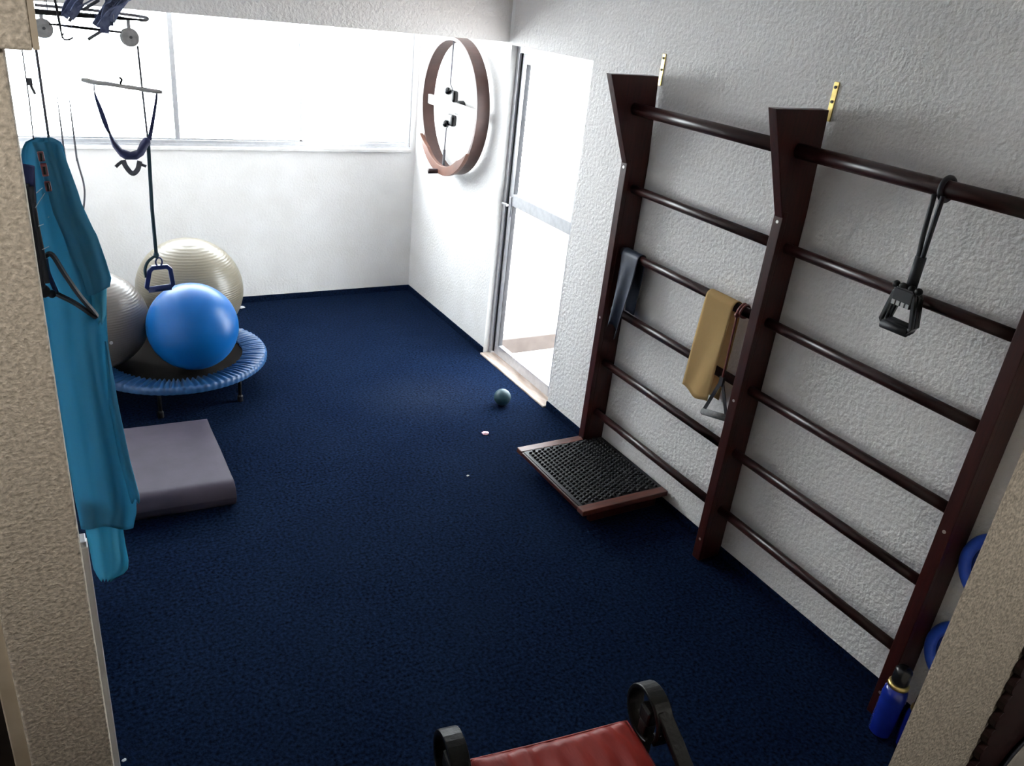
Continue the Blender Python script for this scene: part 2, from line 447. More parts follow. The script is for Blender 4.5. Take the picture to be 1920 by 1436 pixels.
# white board that stands in the room just behind the pier
wb = thing('wall_board', (-2.85, -4.35, 0), 'narrow white painted board standing on end behind the tan pier', 'board')
bt = ay((160, 1017), -4.35)
bx = ay((164, 1017), -4.35).x
obj('board', box(-2.90, bx, -4.375, -4.325, 0.001, bt.z), 'white', wb, bevel=0.003)
obj('cap', box(-2.902, bx - 0.003, -4.372, -4.328, bt.z, bt.z + 0.018), 'alu', wb, bevel=0.002)
# right pier
RY = -5.75
rl = ay((1665, 1436), RY).x
struct('wall_front_right', prism([(rl, RY), (0.0, RY), (0.0, RY + 0.05), (rl + 0.20, RY + 0.05)], 2, -0.12, 2.85), 'tan', bevel=0.004, origin=(0, 0, 0))
# room behind the photographer
struct('wall_rear', box(-4.6, 0.0, -9.7, -9.6, -0.12, 2.95), 'tan', origin=(0, 0, 0))
struct('wall_far_side', box(-4.7, -4.6, -9.6, PY, -0.12, 2.95), 'tan', origin=(0, 0, 0))
# carpet turned up the wall as a skirting
struct('baseboard_back', box(XL, 0.0, -0.012, 0.0, 0.0, 0.05), 'carpet', bevel=0.004, origin=(0, 0, 0))
struct('baseboard_right', join(box(-0.012, 0, RY + 0.05, DY0, 0, 0.05), box(-0.012, 0, DY1, -0.012, 0, 0.05)), 'carpet', bevel=0.004, origin=(0, 0, 0))
struct('baseboard_left', box(XL, XL + 0.012, -4.3, -0.012, 0, 0.05), 'carpet', bevel=0.004, origin=(0, 0, 0))

# window over the back wall: aluminium sliding sashes
win = struct_root('window_1', (-1.5, 0.05, WZ0))
FW = 0.045
obj('window_frame', join(box(WX0, WX1, 0.02, 0.10, WZ0, WZ0 + FW), box(WX0, WX1, 0.02, 0.10, WZ1 - FW, WZ1),
                         box(WX0, WX0 + FW, 0.02, 0.10, WZ0 + FW, WZ1 - FW), box(WX1 - FW, WX1, 0.02, 0.10, WZ0 + FW, WZ1 - FW)), 'alu', win, bevel=0.002)
mulls = [ay((333, 265), 0.05).x, ay((563, 265), 0.05).x]
obj('mullion', box(mulls[0] - 0.018, mulls[0] + 0.018, 0.025, 0.095, WZ0 + FW, WZ1 - FW), 'alu', win, bevel=0.002)
obj('mullion', box(mulls[1] - 0.010, mulls[1] + 0.010, 0.03, 0.09, WZ0 + FW, WZ1 - FW), 'alu', win, bevel=0.002)
obj('window_track', join(box(WX0, WX1, 0.004, 0.018, WZ0 + 0.003, WZ0 + 0.02), box(WX0 + FW, WX1 - FW, 0.03, 0.036, WZ0 + FW, WZ0 + FW + 0.012)), 'alu', win)
obj('window_sill', box(WX0, WX1, -0.018, 0.02, WZ0 - 0.022, WZ0 + 0.003), 'white', win, bevel=0.004)
edges = [WX0 + FW, mulls[0], mulls[1], WX1 - FW]
for i in range(3):
    obj('pane', box(edges[i] + 0.012, edges[i + 1] - 0.012, 0.056, 0.060, WZ0 + FW, WZ1 - FW), 'glass', win)

# terrace door in the right wall
door = struct_root('door_1', (0.08, (DY0 + DY1) / 2, 0))
LX = 0.065; MZ = 1.165
obj('threshold', box(-0.03, WT, DY0 + 0.002, DY1 - 0.002, -0.119, 0.012), 'sill', door, bevel=0.006)
obj('door_frame', join(box(LX - 0.02, LX + 0.05, DY1 - 0.035, DY1 - 0.001, 0.013, DZ - 0.001), box(LX - 0.02, LX + 0.05, DY0 + 0.001, DY0 + 0.035, 0.013, DZ - 0.001),
                       box(LX - 0.02, LX + 0.05, DY0 + 0.035, DY1 - 0.035, DZ - 0.04, DZ - 0.001)), 'alu', door, bevel=0.002)
obj('gasket', join(box(LX - 0.004, LX + 0.004, DY1 - 0.047, DY1 - 0.035, 0.03, DZ - 0.04), box(LX - 0.004, LX + 0.004, DY0 + 0.035, DY0 + 0.047, 0.03, DZ - 0.04)), 'gap', door)
obj('gasket', join(box(LX - 0.001, LX + 0.03, DY1 - 0.1135, DY1 - 0.1072, MZ + 0.085, DZ - 0.105)), 'gap', door)
obj('gasket', join(box(LX - 0.001, LX + 0.03, DY1 - 0.1135, DY1 - 0.1072, 0.10, 1.165)), 'gap', door)
a0, a1 = DY0 + 0.047, DY1 - 0.047
obj('stile', box(LX, LX + 0.035, a1 - 0.06, a1, 0.02, DZ - 0.045), 'alu', door, bevel=0.003)
obj('stile', box(LX, LX + 0.035, a0, a0 + 0.06, 0.02, DZ - 0.045), 'alu', door, bevel=0.003)
obj('rail', box(LX, LX + 0.035, a0 + 0.06, a1 - 0.06, 0.02, 0.10), 'alu', door, bevel=0.003)
obj('rail', box(LX, LX + 0.035, a0 + 0.06, a1 - 0.06, MZ, MZ + 0.085), 'alu', door, bevel=0.003)
obj('rail', box(LX, LX + 0.035, a0 + 0.06, a1 - 0.06, DZ - 0.105, DZ - 0.045), 'alu', door, bevel=0.003)
obj('pane', box(LX + 0.015, LX + 0.019, a0 + 0.06, a1 - 0.06, 0.10, MZ), 'glass', door)
obj('pane', box(LX + 0.015, LX + 0.019, a0 + 0.06, a1 - 0.06, MZ + 0.085, DZ - 0.105), 'glass', door)
h = obj('lock_plate', box(LX - 0.006, LX, a1 - 0.045, a1 - 0.015, MZ - 0.08, MZ + 0.06), 'alu', door, bevel=0.002)
obj('door_handle', join(box(LX - 0.03, LX - 0.006, a1 - 0.035, a1 - 0.025, MZ, MZ + 0.01), box(LX - 0.04, LX - 0.028, a1 - 0.045, a1 + 0.03, MZ - 0.004, MZ + 0.014)), 'alu', h, bevel=0.002)
# terrace outside
struct('floor_terrace', box(WT, 4.0, -5.0, 3.0, -0.2, -0.05), 'terrace', origin=(0, 0, 0))
kb = struct_root('trim_5', (0.6, -0.75, -0.05))
k0 = az((948, 664), -0.05)
obj('kerb', box(k0.x - 0.1, 0.85, k0.y, k0.y + 0.12, -0.05, 0.075), 'kerb', kb, bevel=0.004)
obj('kerb', box(0.854, 1.9, k0.y, k0.y + 0.12, -0.05, 0.072), 'kerb', kb, bevel=0.004)

# ================================================================== WALL BARS
bars = thing('wall_bars', (-0.08, -4.15, 0), 'tall dark mahogany wall bars with two bays of rungs fixed to the white stucco wall', 'wall bars')
PYS = (-3.085, -4.175, -5.262)      # near face of every upright
PT = 0.045
for y in PYS:
    prof = [(-0.004, 0.0), (-0.004, 1.78), (-0.030, 2.195), (-0.325, 2.190), (-0.155, 1.78), (-0.118, 1.70), (-0.118, 0.0)]
    obj('upright', prism(prof, 1, y, y + PT), 'wood', bars, bevel=0.003)
    b = obj('front_batten', box(-0.146, -0.1185, y - 0.002, y + PT + 0.004, 0.0, 1.785), 'wood', bars, bevel=0.003)
    for z in (1.74, 0.9, 0.12):
        obj('screw', lathe([(0.007, -0.1475), (0.007, -0.146), (0.005, -0.1450)], (0, y + PT / 2, z), 12, 0), 'screw', b)
    # brass fixing plate
    br = obj('wall_plate', box(-0.006, -0.0005, y + 0.006, y + 0.030, 2.15, 2.30), 'brass', bars, bevel=0.001)
    for z in (2.225, 2.28): obj('screw', lathe([(0.006, -0.010), (0.006, -0.006)], (0, y + 0.018, z), 10, 0), 'blackmetal', br)
ZR = (2.035, 1.630, 1.29, 0.953, 0.620, 0.294)
for bay in ((PYS[1] + PT - 0.01, PYS[0] + 0.01), (PYS[2] + PT - 0.01, PYS[1] + 0.01)):
    for i, z in enumerate(ZR):
        x = -0.150 if i == 0 else -0.078; r = 0.030 if i == 0 else 0.023
        obj('rung', sweep([(x, bay[0], z), (x, (bay[0] + bay[1]) / 2, z), (x, bay[1], z)], [(a * 1.0, c * 0.85) for a, c in circ(r, 16)]), 'rung', bars, smooth=True)

# ================================================================== FOOT PLATFORM with nubbed rubber top
SX0, SX1, SY0, SY1, SZ = -0.585, -0.020, -3.745, -3.045, 0.125
step = thing('foot_platform', (-0.3, -3.4, 0), 'low wooden foot platform topped with a black nubbed rubber mat, beside the wall bars', 'platform')
obj('deck', box(SX0 + 0.012, SX1, SY0 + 0.055, SY1 - 0.055, SZ - 0.028, SZ - 0.012), 'wood', step)
obj('side_board', box(SX0, SX1, SY0, SY0 + 0.055, SZ - 0.030, SZ), 'wood2', step, bevel=0.004)
obj('side_board', box(SX0, -0.150, SY1 - 0.055, SY1, SZ - 0.030, SZ), 'wood2', step, bevel=0.004)
for y in (SY0 + 0.06, SY1 - 0.09):
    obj('foot', box(SX0 + 0.10, SX1 - 0.02, y, y + 0.03, 0.0, SZ - 0.0285), 'wood', step, bevel=0.003)
obj('front_lip', box(SX0, SX0 + 0.012, SY0 + 0.0555, SY1 - 0.0555, SZ - 0.026, SZ - 0.004), 'wood', step, bevel=0.003)
rm = obj('rubber_mat', box(SX0 + 0.013, SX1, SY0 + 0.056, SY1 - 0.056, SZ - 0.0119, SZ - 0.002), 'rubber', step)
nubs = []
NU, NV = 17, 22
for i in range(NU):
    for j in range(NV):
        x = SX0 + 0.03 + (SX1 - SX0 - 0.05) * (i + 0.5) / NU
        y = SY0 + 0.062 + (SY1 - SY0 - 0.124) * (j + 0.5 + (0.5 if i % 2 else 0) - 0.25) / NV
        nubs.append(lathe([(0.0115, -0.001), (0.0095, 0.006), (0.0045, 0.010)], (x, y, SZ - 0.002), 8))
nb = obj('nubs', join(*nubs), 'rubber', rm, smooth=True); nb['kind'] = 'stuff'

# ================================================================== TRAMPOLINE, BALLS, FOLDED MAT
TC = Vector((-2.178, -1.378, 0)); TR = 0.535; TZ = 0.215
tr = thing('mini_trampoline', tuple(TC), 'round mini trampoline with a pleated blue skirt under the exercise balls', 'trampoline')
obj('rim', tube([TC + Vector((TR * math.cos(a), TR * math.sin(a), TZ - 0.012)) for a in [2 * PI * i / 72 for i in range(72)]], 0.014, 10, True), 'blackmetal', tr, smooth=True)


def skirt(u, v):
    a = 2 * PI * u; r = 0.40 + (TR + 0.012 - 0.40) * min(1, v / 0.85)
    wob = math.sin(a * 88 + 2.0 * math.sin(a * 7)) * 0.010 * (1 - 0.75 * min(1, v / 0.85)) + math.sin(a * 39 + 1) * 0.003 * (1 - v)
    z = TZ + 0.006 + 0.006 * math.sin(PI * min(1, v / 0.85)) + wob - 0.014 * (1 - min(1, v / 0.85))
    if v > 0.85: z = TZ + 0.006 - (v - 0.85) / 0.15 * 0.04; r += 0.006 + 0.0015 * math.sin(a * 88)
    return TC + Vector((r * math.cos(a), r * math.sin(a), z))


obj('skirt', grid(skirt, 880, 12), 'skirt', tr, smooth=True)
BALLS = []


def ball_at(px, py, rpx, D):
    depth = FPX * D / 2 / rpx
    return CAM + ray(px, py) * depth


cs = ball_at(357, 541, 94.5, 0.677); cb_ = ball_at(362, 612, 81.5, 0.529); cg = ball_at(180, 600, 92, 0.590)
BALLS += [(cs, 0.3385), (cb_, 0.2645), (cg, 0.295)]


def jump_mat(u, v):
    a = 2 * PI * u; r = 0.0005 + 0.43 * v
    p = TC + Vector((r * math.cos(a), r * math.sin(a), 0))
    z = TZ - 0.016 - 0.016 * (1 - v * v)
    for c, br in BALLS:                                        # the mat gives under each ball
        d = math.hypot(p.x - c.x, p.y - c.y)
        if d < br: z = min(z, c.z - math.sqrt(br * br - d * d) - 0.003)
    return Vector((p.x, p.y, z))


obj('jumping_mat', grid(jump_mat, 96, 40), 'tmat', tr, smooth=True)
for k in range(6):
    a = math.radians(9 + 60 * k)
    p = TC + Vector(((TR - 0.05) * math.cos(a), (TR - 0.05) * math.sin(a), 0))
    lg = obj('leg', tube([p + Vector((0, 0, 0.03)), p + Vector((0, 0, TZ - 0.02))], 0.011, 10), 'blackmetal', tr, smooth=True)
    obj('rubber_foot', lathe([(0.017, 0.0), (0.017, 0.035), (0.012, 0.045)], p, 14), 'rubber', lg)


def exercise_ball(name, c, r, m, label, valve=None):
    b = thing(name, (c.x, c.y, c.z - r), label, 'exercise ball', 'exercise balls on the trampoline')
    o = obj('shell', sphere(c, r), m, b, smooth=True)
    if valve:
        d = Vector(valve).normalized(); p = c + d * (r - 0.002)
        obj('valve_plug', tube([p, p + d * 0.006], 0.010, 12), 'whiteplastic', b)
    return b


vd = (ax_((218, 657), cg.x) * 0) + (CAM + ray(218, 657) * ((cg - CAM).dot(FWD) - 0.24)) - cg
exercise_ball('exercise_ball', cs, 0.3385, 'silverball', 'big champagne beige exercise ball against the back wall, behind the blue ball')
exercise_ball('exercise_ball', cb_, 0.2645, 'blueball', 'glossy blue exercise ball at the front of the trampoline')
exercise_ball('exercise_ball', cg, 0.295, 'greyball', 'silver grey exercise ball partly hidden by the turquoise cloth', vd)



def folded_mat():
    H = 0.145; t = 0.070; yb = az((388, 785), H).y; yf = az((440, 903), H).y - 0.035
    xr0 = az((388, 785), H).x; xr1 = az((440, 903), H).x; x0 = -2.74
    R = H / 2; prof = [(yb, H), (yb - 0.02, H + 0.002)]
    for k in range(5): prof.append((yb + (yf + R - yb) * (0.15 + 0.2 * k), H + 0.003 - 0.003 * abs(k - 2)))
    for k in range(13):
        a = PI / 2 + PI * k / 12; prof.append((yf + R + R * math.cos(a) * (1.0 if k < 7 else 0.9), R + R * math.sin(a)))
    prof += [(yb, 0.0), (yb + 0.012, 0.01), (yb + 0.012, t - 0.006), (yb + 0.004, t - 0.002), (yf + R + 0.02, t - 0.001), (yf + R + 0.02, t + 0.003), (yb - 0.006, t + 0.005), (yb - 0.002, H - 0.006)]
    n = 12; V = []; F = []; k = len(prof)
    for i in range(n + 1):
        u = i / n
        for (y, z) in prof:
            f = (y - yb) / (yf - yb); xr = xr0 + (xr1 - xr0) * f
            e = 0.0
            if i == n: xr += 0.0
            V.append(Vector((x0 + (xr - x0) * u, y - 0.03 * u + 0.03, z)))
    for i in range(n):
        for q in range(k):
            r = (q + 1) % k; F.append((i * k + q, i * k + r, (i + 1) * k + r, (i + 1) * k + q))
    F.append(tuple(range(k))); F.append(tuple(n * k + q for q in range(k - 1, -1, -1)))
    return V, F


fm = obj('folded_mat', folded_mat(), 'mat', bevel=0.008)
for p in fm.data.polygons: p.use_smooth = len(p.vertices) == 4
tag(fm, 'folded grey foam exercise mat lying on the carpet in front of the trampoline', 'mat')

gb = az((942, 744.5), 0.057)
tag(obj('small_ball', sphere(gb, 0.057, 32, 20), 'greenball', smooth=True), 'small blue green rubber ball on the carpet near the terrace door', 'ball')


def crumple(c, s, seed, flat=0.5):
    rnd = random.Random(seed); v, f = sphere((0, 0, 0), 1, 10, 7)
    out = []
    for p in v:
        k = rnd.uniform(0.75, 1.15); out.append(Vector((c[0] + p.x * s * k, c[1] + p.y * s * k * 0.8, max(0.0005, c[2] + s * flat + p.z * s * flat * k))))
    return out, f


tag(obj('plastic_scrap', crumple(az((910, 814), 0.0), 0.024, 3, 0.35), 'pink'), 'tiny pink and white plastic scrap on the middle of the carpet', 'litter')
tag(obj('paper_scrap', crumple(az((453, 578), 0.0), 0.03, 4, 0.3), 'paper'), 'small white paper scrap on the carpet by the beige ball', 'litter')
tag(obj('paper_crumb', crumple(az((877, 893), 0.0), 0.009, 5, 0.5), 'paper'), 'white crumb of paper on the carpet nearer than the pink scrap', 'litter')
tag(obj('paper_crumb', crumple(az((233, 1426), 0.0), 0.008, 6, 0.4), 'paper'), 'white crumb of paper on the carpet beside the left pier', 'litter')

# ================================================================== SHOULDER WHEEL on the right wall
WC = Vector((-0.075, -0.845, 1.715)); WR = 0.468
wh = thing('shoulder_wheel', (0.0, WC.y, WC.z), 'round dark wooden shoulder exercise wheel mounted on the white wall by the window', 'exercise wheel')
ring = [WC + Vector((0, WR * math.cos(a), WR * math.sin(a))) for a in [2 * PI * i / 96 for i in range(96)]]
vv = []; ff = []
for i in range(96):
    a = 2 * PI * i / 96
    for (x, r) in ((-0.125, WR - 0.014), (-0.125, WR + 0.014), (-0.028, WR + 0.014), (-0.028, WR - 0.014)):
        vv.append(Vector((x, WC.y + r * math.cos(a), WC.z + r * math.sin(a))))
for i in range(96):
    j = (i + 1) % 96
    for q in range(4):
        r = (q + 1) % 4; ff.append((i * 4 + q, i * 4 + r, j * 4 + r, j * 4 + q))
obj('wheel_rim', (vv, ff), 'wheelwood', wh, bevel=0.003)
vv = []; ff = []; NA = 40
for i in range(NA + 1):
    a = math.radians(212 + 116 * i / NA)
    tp = min(1.0, 5.0 * min(i, NA - i) / NA + 0.12)
    for (x, r) in ((-0.155, WR + 0.024 - 0.068 * tp), (-0.155, WR + 0.024), (-0.1255, WR + 0.024), (-0.1255, WR + 0.024 - 0.068 * tp)):
        vv.append(Vector((x, WC.y + r * math.cos(a), WC.z + r * math.sin(a))))
for i in range(NA):
    for q in range(4):
        r = (q + 1) % 4; ff.append((i * 4 + q, i * 4 + r, (i + 1) * 4 + r, (i + 1) * 4 + q))
ff += [(3, 2, 1, 0), tuple(NA * 4 + q for q in range(4))]
obj('lower_arc', (vv, ff), 'arcwood', wh, bevel=0.003)
obj('cross_bar', box(-0.085, -0.055, WC.y - WR + 0.014, WC.y + WR - 0.014, WC.z - 0.035, WC.z + 0.035), 'white', wh, bevel=0.004)
obj('hub', lathe([(0.05, -0.055), (0.05, 0.0)], (0, WC.y, WC.z), 24, 0), 'blackmetal', wh)
for s in (1, -1):
    kb_ = obj('hub_block', box(-0.135, -0.085, WC.y - 0.10, WC.y + 0.005, WC.z + s * 0.085 - 0.042, WC.z + s * 0.085 + 0.042), 'capblack', wh, bevel=0.018)
    obj('knob', sphere((-0.14, WC.y - 0.02, WC.z + s * 0.115), 0.026, 16, 10), 'capblack', kb_, smooth=True)
obj('brake_wire', tube([(-0.10, WC.y + 0.02, WC.z + WR - 0.015), (-0.10, WC.y + 0.03, WC.z + 0.16), (-0.10, WC.y - 0.02, WC.z + 0.12)], 0.005, 8), 'greycord', wh)
obj('brake_wire', tube([(-0.10, WC.y - 0.02, WC.z - 0.11), (-0.10, WC.y + 0.05, WC.z - 0.16), (-0.10, WC.y + 0.06, WC.z - WR + 0.12)], 0.005, 8), 'greycord', wh)
obj('brake_screw', tube([(-0.10, WC.y + 0.06, WC.z - WR + 0.015), (-0.10, WC.y + 0.06, WC.z - WR + 0.15)], 0.010, 10), 'greycord', wh)
obj('hand_peg', tube([(-0.10, WC.y + 0.05, WC.z - WR - 0.005), (-0.15, WC.y + 0.05, WC.z - WR - 0.008), (-0.225, WC.y + 0.055, WC.z - WR - 0.008)], 0.021, 14, scale=[0.7, 0.9, 1]), 'framewood', wh, smooth=True)

# ================================================================== THINGS HANGING ON THE BARS
RX = -0.078; RZ3 = ZR[2]


def drape(name, y0, y1, zf, zb, m, parent=None, rr=0.029, flare=0.0, x=RX, z=RZ3, fold=0.006, taper=0.0, nb_=40, uneven=0.0, seed=1):
    """a band laid over a rung: front flap down to zf, back flap down to zb"""
    ph = seed * 1.7
    def f(u, v):
        y = y0 + (y1 - y0) * u; yc = (y0 + y1) / 2
        zf_ = zf + uneven * math.sin(u * 6 + ph) + uneven * 0.8 * (u - 0.5)
        if v < 0.5:
            t = v / 0.5; zz = zf_ + (z - zf_) * t; xx = x - rr - flare * (1 - t) - fold * (1 - t) * math.sin(u * 7 + ph + zz * 5)
            k = 1 - taper * (1 - t)
        elif v < 0.7:
            a = PI * (v - 0.5) / 0.2; zz = z + rr * math.sin(a); xx = x - rr * math.cos(a); k = 1
        else:
            t = (v - 0.7) / 0.3; zz = z + (zb - z) * t; xx = x + rr + 0.2 * fold * t * math.sin(u * 6 + ph); k = 1 - taper * t
        return (xx, yc + (y - yc) * k + 0.012 * (z - zz) / 0.5 * (1 if seed % 2 else -1), zz)
    return grid(f, 14, nb_)


tag(obj('resistance_band', drape('b', -3.985, -3.800, 0.800, 0.80, 'yellow', uneven=0.012, flare=0.02, seed=1), 'yellow', smooth=True, solid=0.002),
    'wide tan latex exercise band draped over a rung of the left bay', 'exercise band')
tag(obj('resistance_band', drape('b', -3.26, -3.115, 0.87, 0.97, 'slate', uneven=0.03, flare=0.035, fold=0.018, taper=0.45, seed=2), 'slate', smooth=True, solid=0.003),
    'dark slate blue exercise band hanging bunched over a rung beside the far upright', 'exercise band')
# tube with a triangular handle
YT = -4.035
th = thing('resistance_tube', (RX, YT, 0.74), 'thin red brown tube tied to a rung with a black triangular grey grip handle', 'resistance tube')
obj('knot', join(tube([(RX + 0.030 * math.cos(a), YT + 0.004 * math.sin(2 * a), RZ3 + 0.030 * math.sin(a)) for a in [2 * PI * i / 24 for i in range(24)]], 0.006, 8, True),
                 tube([(RX + 0.030 * math.cos(a), YT + 0.016 + 0.004 * math.sin(2 * a), RZ3 + 0.030 * math.sin(a)) for a in [2 * PI * i / 24 for i in range(24)]], 0.006, 8, True),
                 sphere((RX - 0.034, YT + 0.012, RZ3 - 0.02), 0.013, 12, 8)), 'redcord', th, smooth=True)
hx = -0.115
g0 = ax_((1318, 771), hx); g1 = ax_((1362, 784), hx); apx = ax_((1354, 712), hx)
obj('tube', tube(smooth_path([(RX - 0.034, YT + 0.012, RZ3 - 0.03), (hx, YT + 0.008, 1.08), tuple(apx)], 8), 0.005, 8), 'redcord', th, smooth=True)
obj('strap', join(sweep([apx, (apx * 0.4 + g0 * 0.6) , g0], rect(0.004, 0.018), up=(1, 0, 0)), sweep([apx, (apx * 0.4 + g1 * 0.6), g1], rect(0.004, 0.018), up=(1, 0, 0)),
                  box(apx.x - 0.008, apx.x + 0.008, apx.y - 0.012, apx.y + 0.012, apx.z - 0.03, apx.z + 0.015)), 'blackstrap', th)
obj('grip', tube([g0, g1], 0.017, 14), 'greygrip', th, smooth=True)

# black doubled tube with a bunch of D handles on the top rung of the near bay
TX = -0.150; TZr = ZR[0]
gt = ax_((1777, 352), TX); gq = ax_((1712, 528), TX - 0.03)
bh = thing('resistance_tube', (TX, gq.y, 1.45), 'black doubled tube looped on the top rung with a bunch of D handles', 'resistance tube')
YL = gt.y
obj('loop', tube([(TX + 0.038 * math.cos(a), YL + 0.003 * math.sin(a), TZr + 0.038 * math.sin(a)) for a in [2 * PI * i / 28 for i in range(28)]], 0.009, 10, True), 'blackstrap', bh, smooth=True)
for dy in (0.016, -0.016):
    obj('tube', tube(smooth_path([(TX - 0.036, YL + dy, TZr - 0.02), (TX - 0.035, YL * 0.5 + gq.y * 0.5 + dy * 0.75, (TZr + gq.z) / 2), (gq.x, gq.y + dy * 0.4, gq.z + 0.06)], 8), 0.0085, 10), 'blackstrap', bh, smooth=True)
obj('sleeve', tube([(gq.x, gq.y, gq.z + 0.09), (gq.x, gq.y, gq.z - 0.028)], 0.019, 12), 'blackstrap', bh, smooth=True)


def dhandle(c, ang, s=1.0):
    w0, w1, hh = 0.035 * s, 0.062 * s, 0.135 * s
    pts = [(-w0, 0), (w0, 0), (w1, -hh), (-w1, -hh)]
    R = Matrix.Rotation(ang, 3, 'X')
    P = [Vector(c) + R @ Vector((0, a, b)) for a, b in pts]
    path = []
    for i in range(4):
        p, q = P[i], P[(i + 1) % 4]
        for t in (0.12, 0.5, 0.88): path.append(p.lerp(q, t))
    return path, P


hc = Vector((gq.x, gq.y, gq.z - 0.030))
for k, (dx, s) in enumerate(((-0.026, 1.05), (0.0, 1.0), (0.022, 0.95))):
    path, P = dhandle(hc + Vector((dx, 0.0, -0.005 * k)), 0.02 * (k - 1), s)
    hd = obj('handle', sweep(path, rect(0.014, 0.014), True), 'capblack', bh, bevel=0.002)
    obj('grip', tube([P[3].lerp(P[2], 0.1), P[2].lerp(P[3], 0.1)], 0.0165, 12), 'blackstrap', hd, smooth=True)
obj('handle_plate', box(hc.x - 0.036, hc.x - 0.02, hc.y - 0.04, hc.y + 0.04, hc.z - 0.06, hc.z + 0.002), 'capblack', bh, bevel=0.004)
obj('buckle_row', join(*[box(hc.x - 0.0385, hc.x - 0.036, hc.y - 0.036 + 0.019 * i, hc.y - 0.024 + 0.019 * i, hc.z - 0.058, hc.z - 0.042) for i in range(4)]), 'whiteplastic', bh)
obj('swivel', join(*[sphere((hc.x - 0.02, hc.y + d, hc.z + 0.008), 0.014, 12, 8) for d in (-0.045, -0.018, 0.018, 0.045)]), 'blackmetal', bh, smooth=True)

# ================================================================== RED CHAIR (front left foreground)
CHX, CHY, CHA = -1.660, -5.10, math.radians(-8)
chair = thing('armchair', (CHX, CHY, 0), 'armchair with a wrinkled red leather cushion and black scrolled arms at the bottom edge', 'chair')
RC = Matrix.Rotation(CHA, 3, 'Z')


def cl(x, y, z): return RC @ Vector((x, y, 0)) + Vector((CHX, CHY, z))


def rotv(part): return [cl(p.x, p.y, p.z) for p in part[0]], part[1]


HW = 0.268; SD = 0.50; ST = 0.454


def cushion_top(u, v):
    x = -HW + 2 * HW * u; y = -SD + SD * v
    e = min(1.0, 12 * min(u, 1 - u, v, 1 - v))
    dome = math.sqrt(max(0, 1 - (1 - e) ** 2))
    wr = 0.006 * math.sin(x * 85 + 2.2 * math.sin(y * 16 + x * 4)) * math.exp(-((v - 0.75) / 0.45) ** 2) * (0.4 + 0.6 * math.sin(u * 5.0) ** 2)
    z = ST - 0.045 + 0.045 * dome + 0.012 * math.sin(PI * u) * math.sin(PI * v) + wr * dome - 0.012 * math.sin(PI * u) * (v > 0.9) * (v - 0.9) * 10
    return cl(x, y, z)


def cushion_bot(u, v):
    return cl(-HW + 2 * HW * u, -SD + SD * v, ST - 0.085)


tu, tf = grid(cushion_top, 60, 50); bu, bf = grid(cushion_bot, 60, 50)
n0 = len(tu); side = []; row = 61
per = [i for i in range(60)] + [60 + j * row for j in range(50)] + [50 * row + 60 - i for i in range(60)] + [(50 - j) * row for j in range(50)]
for i in range(len(per)):
    a_, b_ = per[i], per[(i + 1) % len(per)]; side.append((a_, b_, n0 + b_, n0 + a_))
cu = obj('cushion', (tu + bu, tf + [tuple(i + n0 for i in reversed(q)) for q in bf] + side), 'red', chair, smooth=True)
edge = [cl(-HW, 0.004, ST - 0.040), cl(-HW * 0.5, 0.004, ST - 0.043), cl(0, 0.004, ST - 0.044), cl(HW * 0.5, 0.004, ST - 0.043), cl(HW, 0.004, ST - 0.040), cl(HW + 0.003, -0.1, ST - 0.04), cl(HW + 0.003, -SD, ST - 0.04)]
obj('piping', tube(smooth_path(edge[:5], 6) + edge[5:], 0.006, 8), 'red', cu, smooth=True)
obj('seat_frame', rotv(box(-HW - 0.01, HW + 0.01, -SD, -0.012, ST - 0.135, ST - 0.086)), 'lacquer', chair, bevel=0.006)
for sx in (-1, 1):
    x = sx * (HW + (0.045 if sx > 0 else 0.068))
    path = []
    # scroll: from the seat frame up round the front circle, then back along the arm
    cz, cy, r0 = 0.490, -0.045, 0.088
    for i in range(29):
        a = math.radians(-120 + 330 * i / 28)
        path.append(cl(x, cy + r0 * math.cos(a), cz + r0 * math.sin(a)))
    obj('scroll_arm', sweep(path, rect(0.016, 0.058), up=None), 'lacquer', chair, bevel=0.004, smooth=False)
    arm = [cl(x, cy + r0 * 0.9, cz + r0 * 0.35), cl(x + sx * 0.012, cy - 0.02, cz + r0 + 0.001 - 0.02), cl(x + sx * 0.015, cy - 0.10, cz + 0.045), cl(x + sx * 0.02, -0.30, cz - 0.01), cl(x + sx * 0.02, -SD, cz - 0.02)]
    arm = [cl(x, cy - 0.055, cz + 0.066), cl(x + sx * 0.01, cy - 0.12, cz + 0.02), cl(x + sx * 0.016, -0.30, cz - 0.04), cl(x + sx * 0.02, -SD + 0.01, cz - 0.03)]
    obj('arm_rail', sweep(smooth_path(arm, 8), rect(0.02, 0.05), up=(0, 0, 1)), 'lacquer', chair, bevel=0.004)
    obj('arm_block', rotv(box(x - 0.022, x + 0.022, cy - 0.03, cy + 0.03, cz - 0.03, cz + 0.028)), 'lacquer', chair, bevel=0.008)
    obj('arm_stay', rotv(box(x - 0.02 if sx > 0 else x - 0.02, x + 0.02, cy - 0.02, cy + 0.02, ST - 0.13, cz - 0.031)), 'lacquer', chair, bevel=0.004)
    obj('leg', sweep(smooth_path([cl(sx * (HW - 0.02), -0.04, ST - 0.137), cl(sx * (HW - 0.01), -0.02, 0.2), cl(sx * (HW + 0.03), 0.0, 0.0)], 6), rect(0.04, 0.04), up=(1, 0, 0)), 'lacquer', chair, bevel=0.004)
    obj('leg', sweep(smooth_path([cl(sx * (HW - 0.02), -SD + 0.03, ST - 0.137), cl(sx * (HW - 0.01), -SD, 0.2), cl(sx * (HW + 0.03), -SD - 0.03, 0.0)], 6), rect(0.04, 0.04), up=(1, 0, 0)), 'lacquer', chair, bevel=0.004)

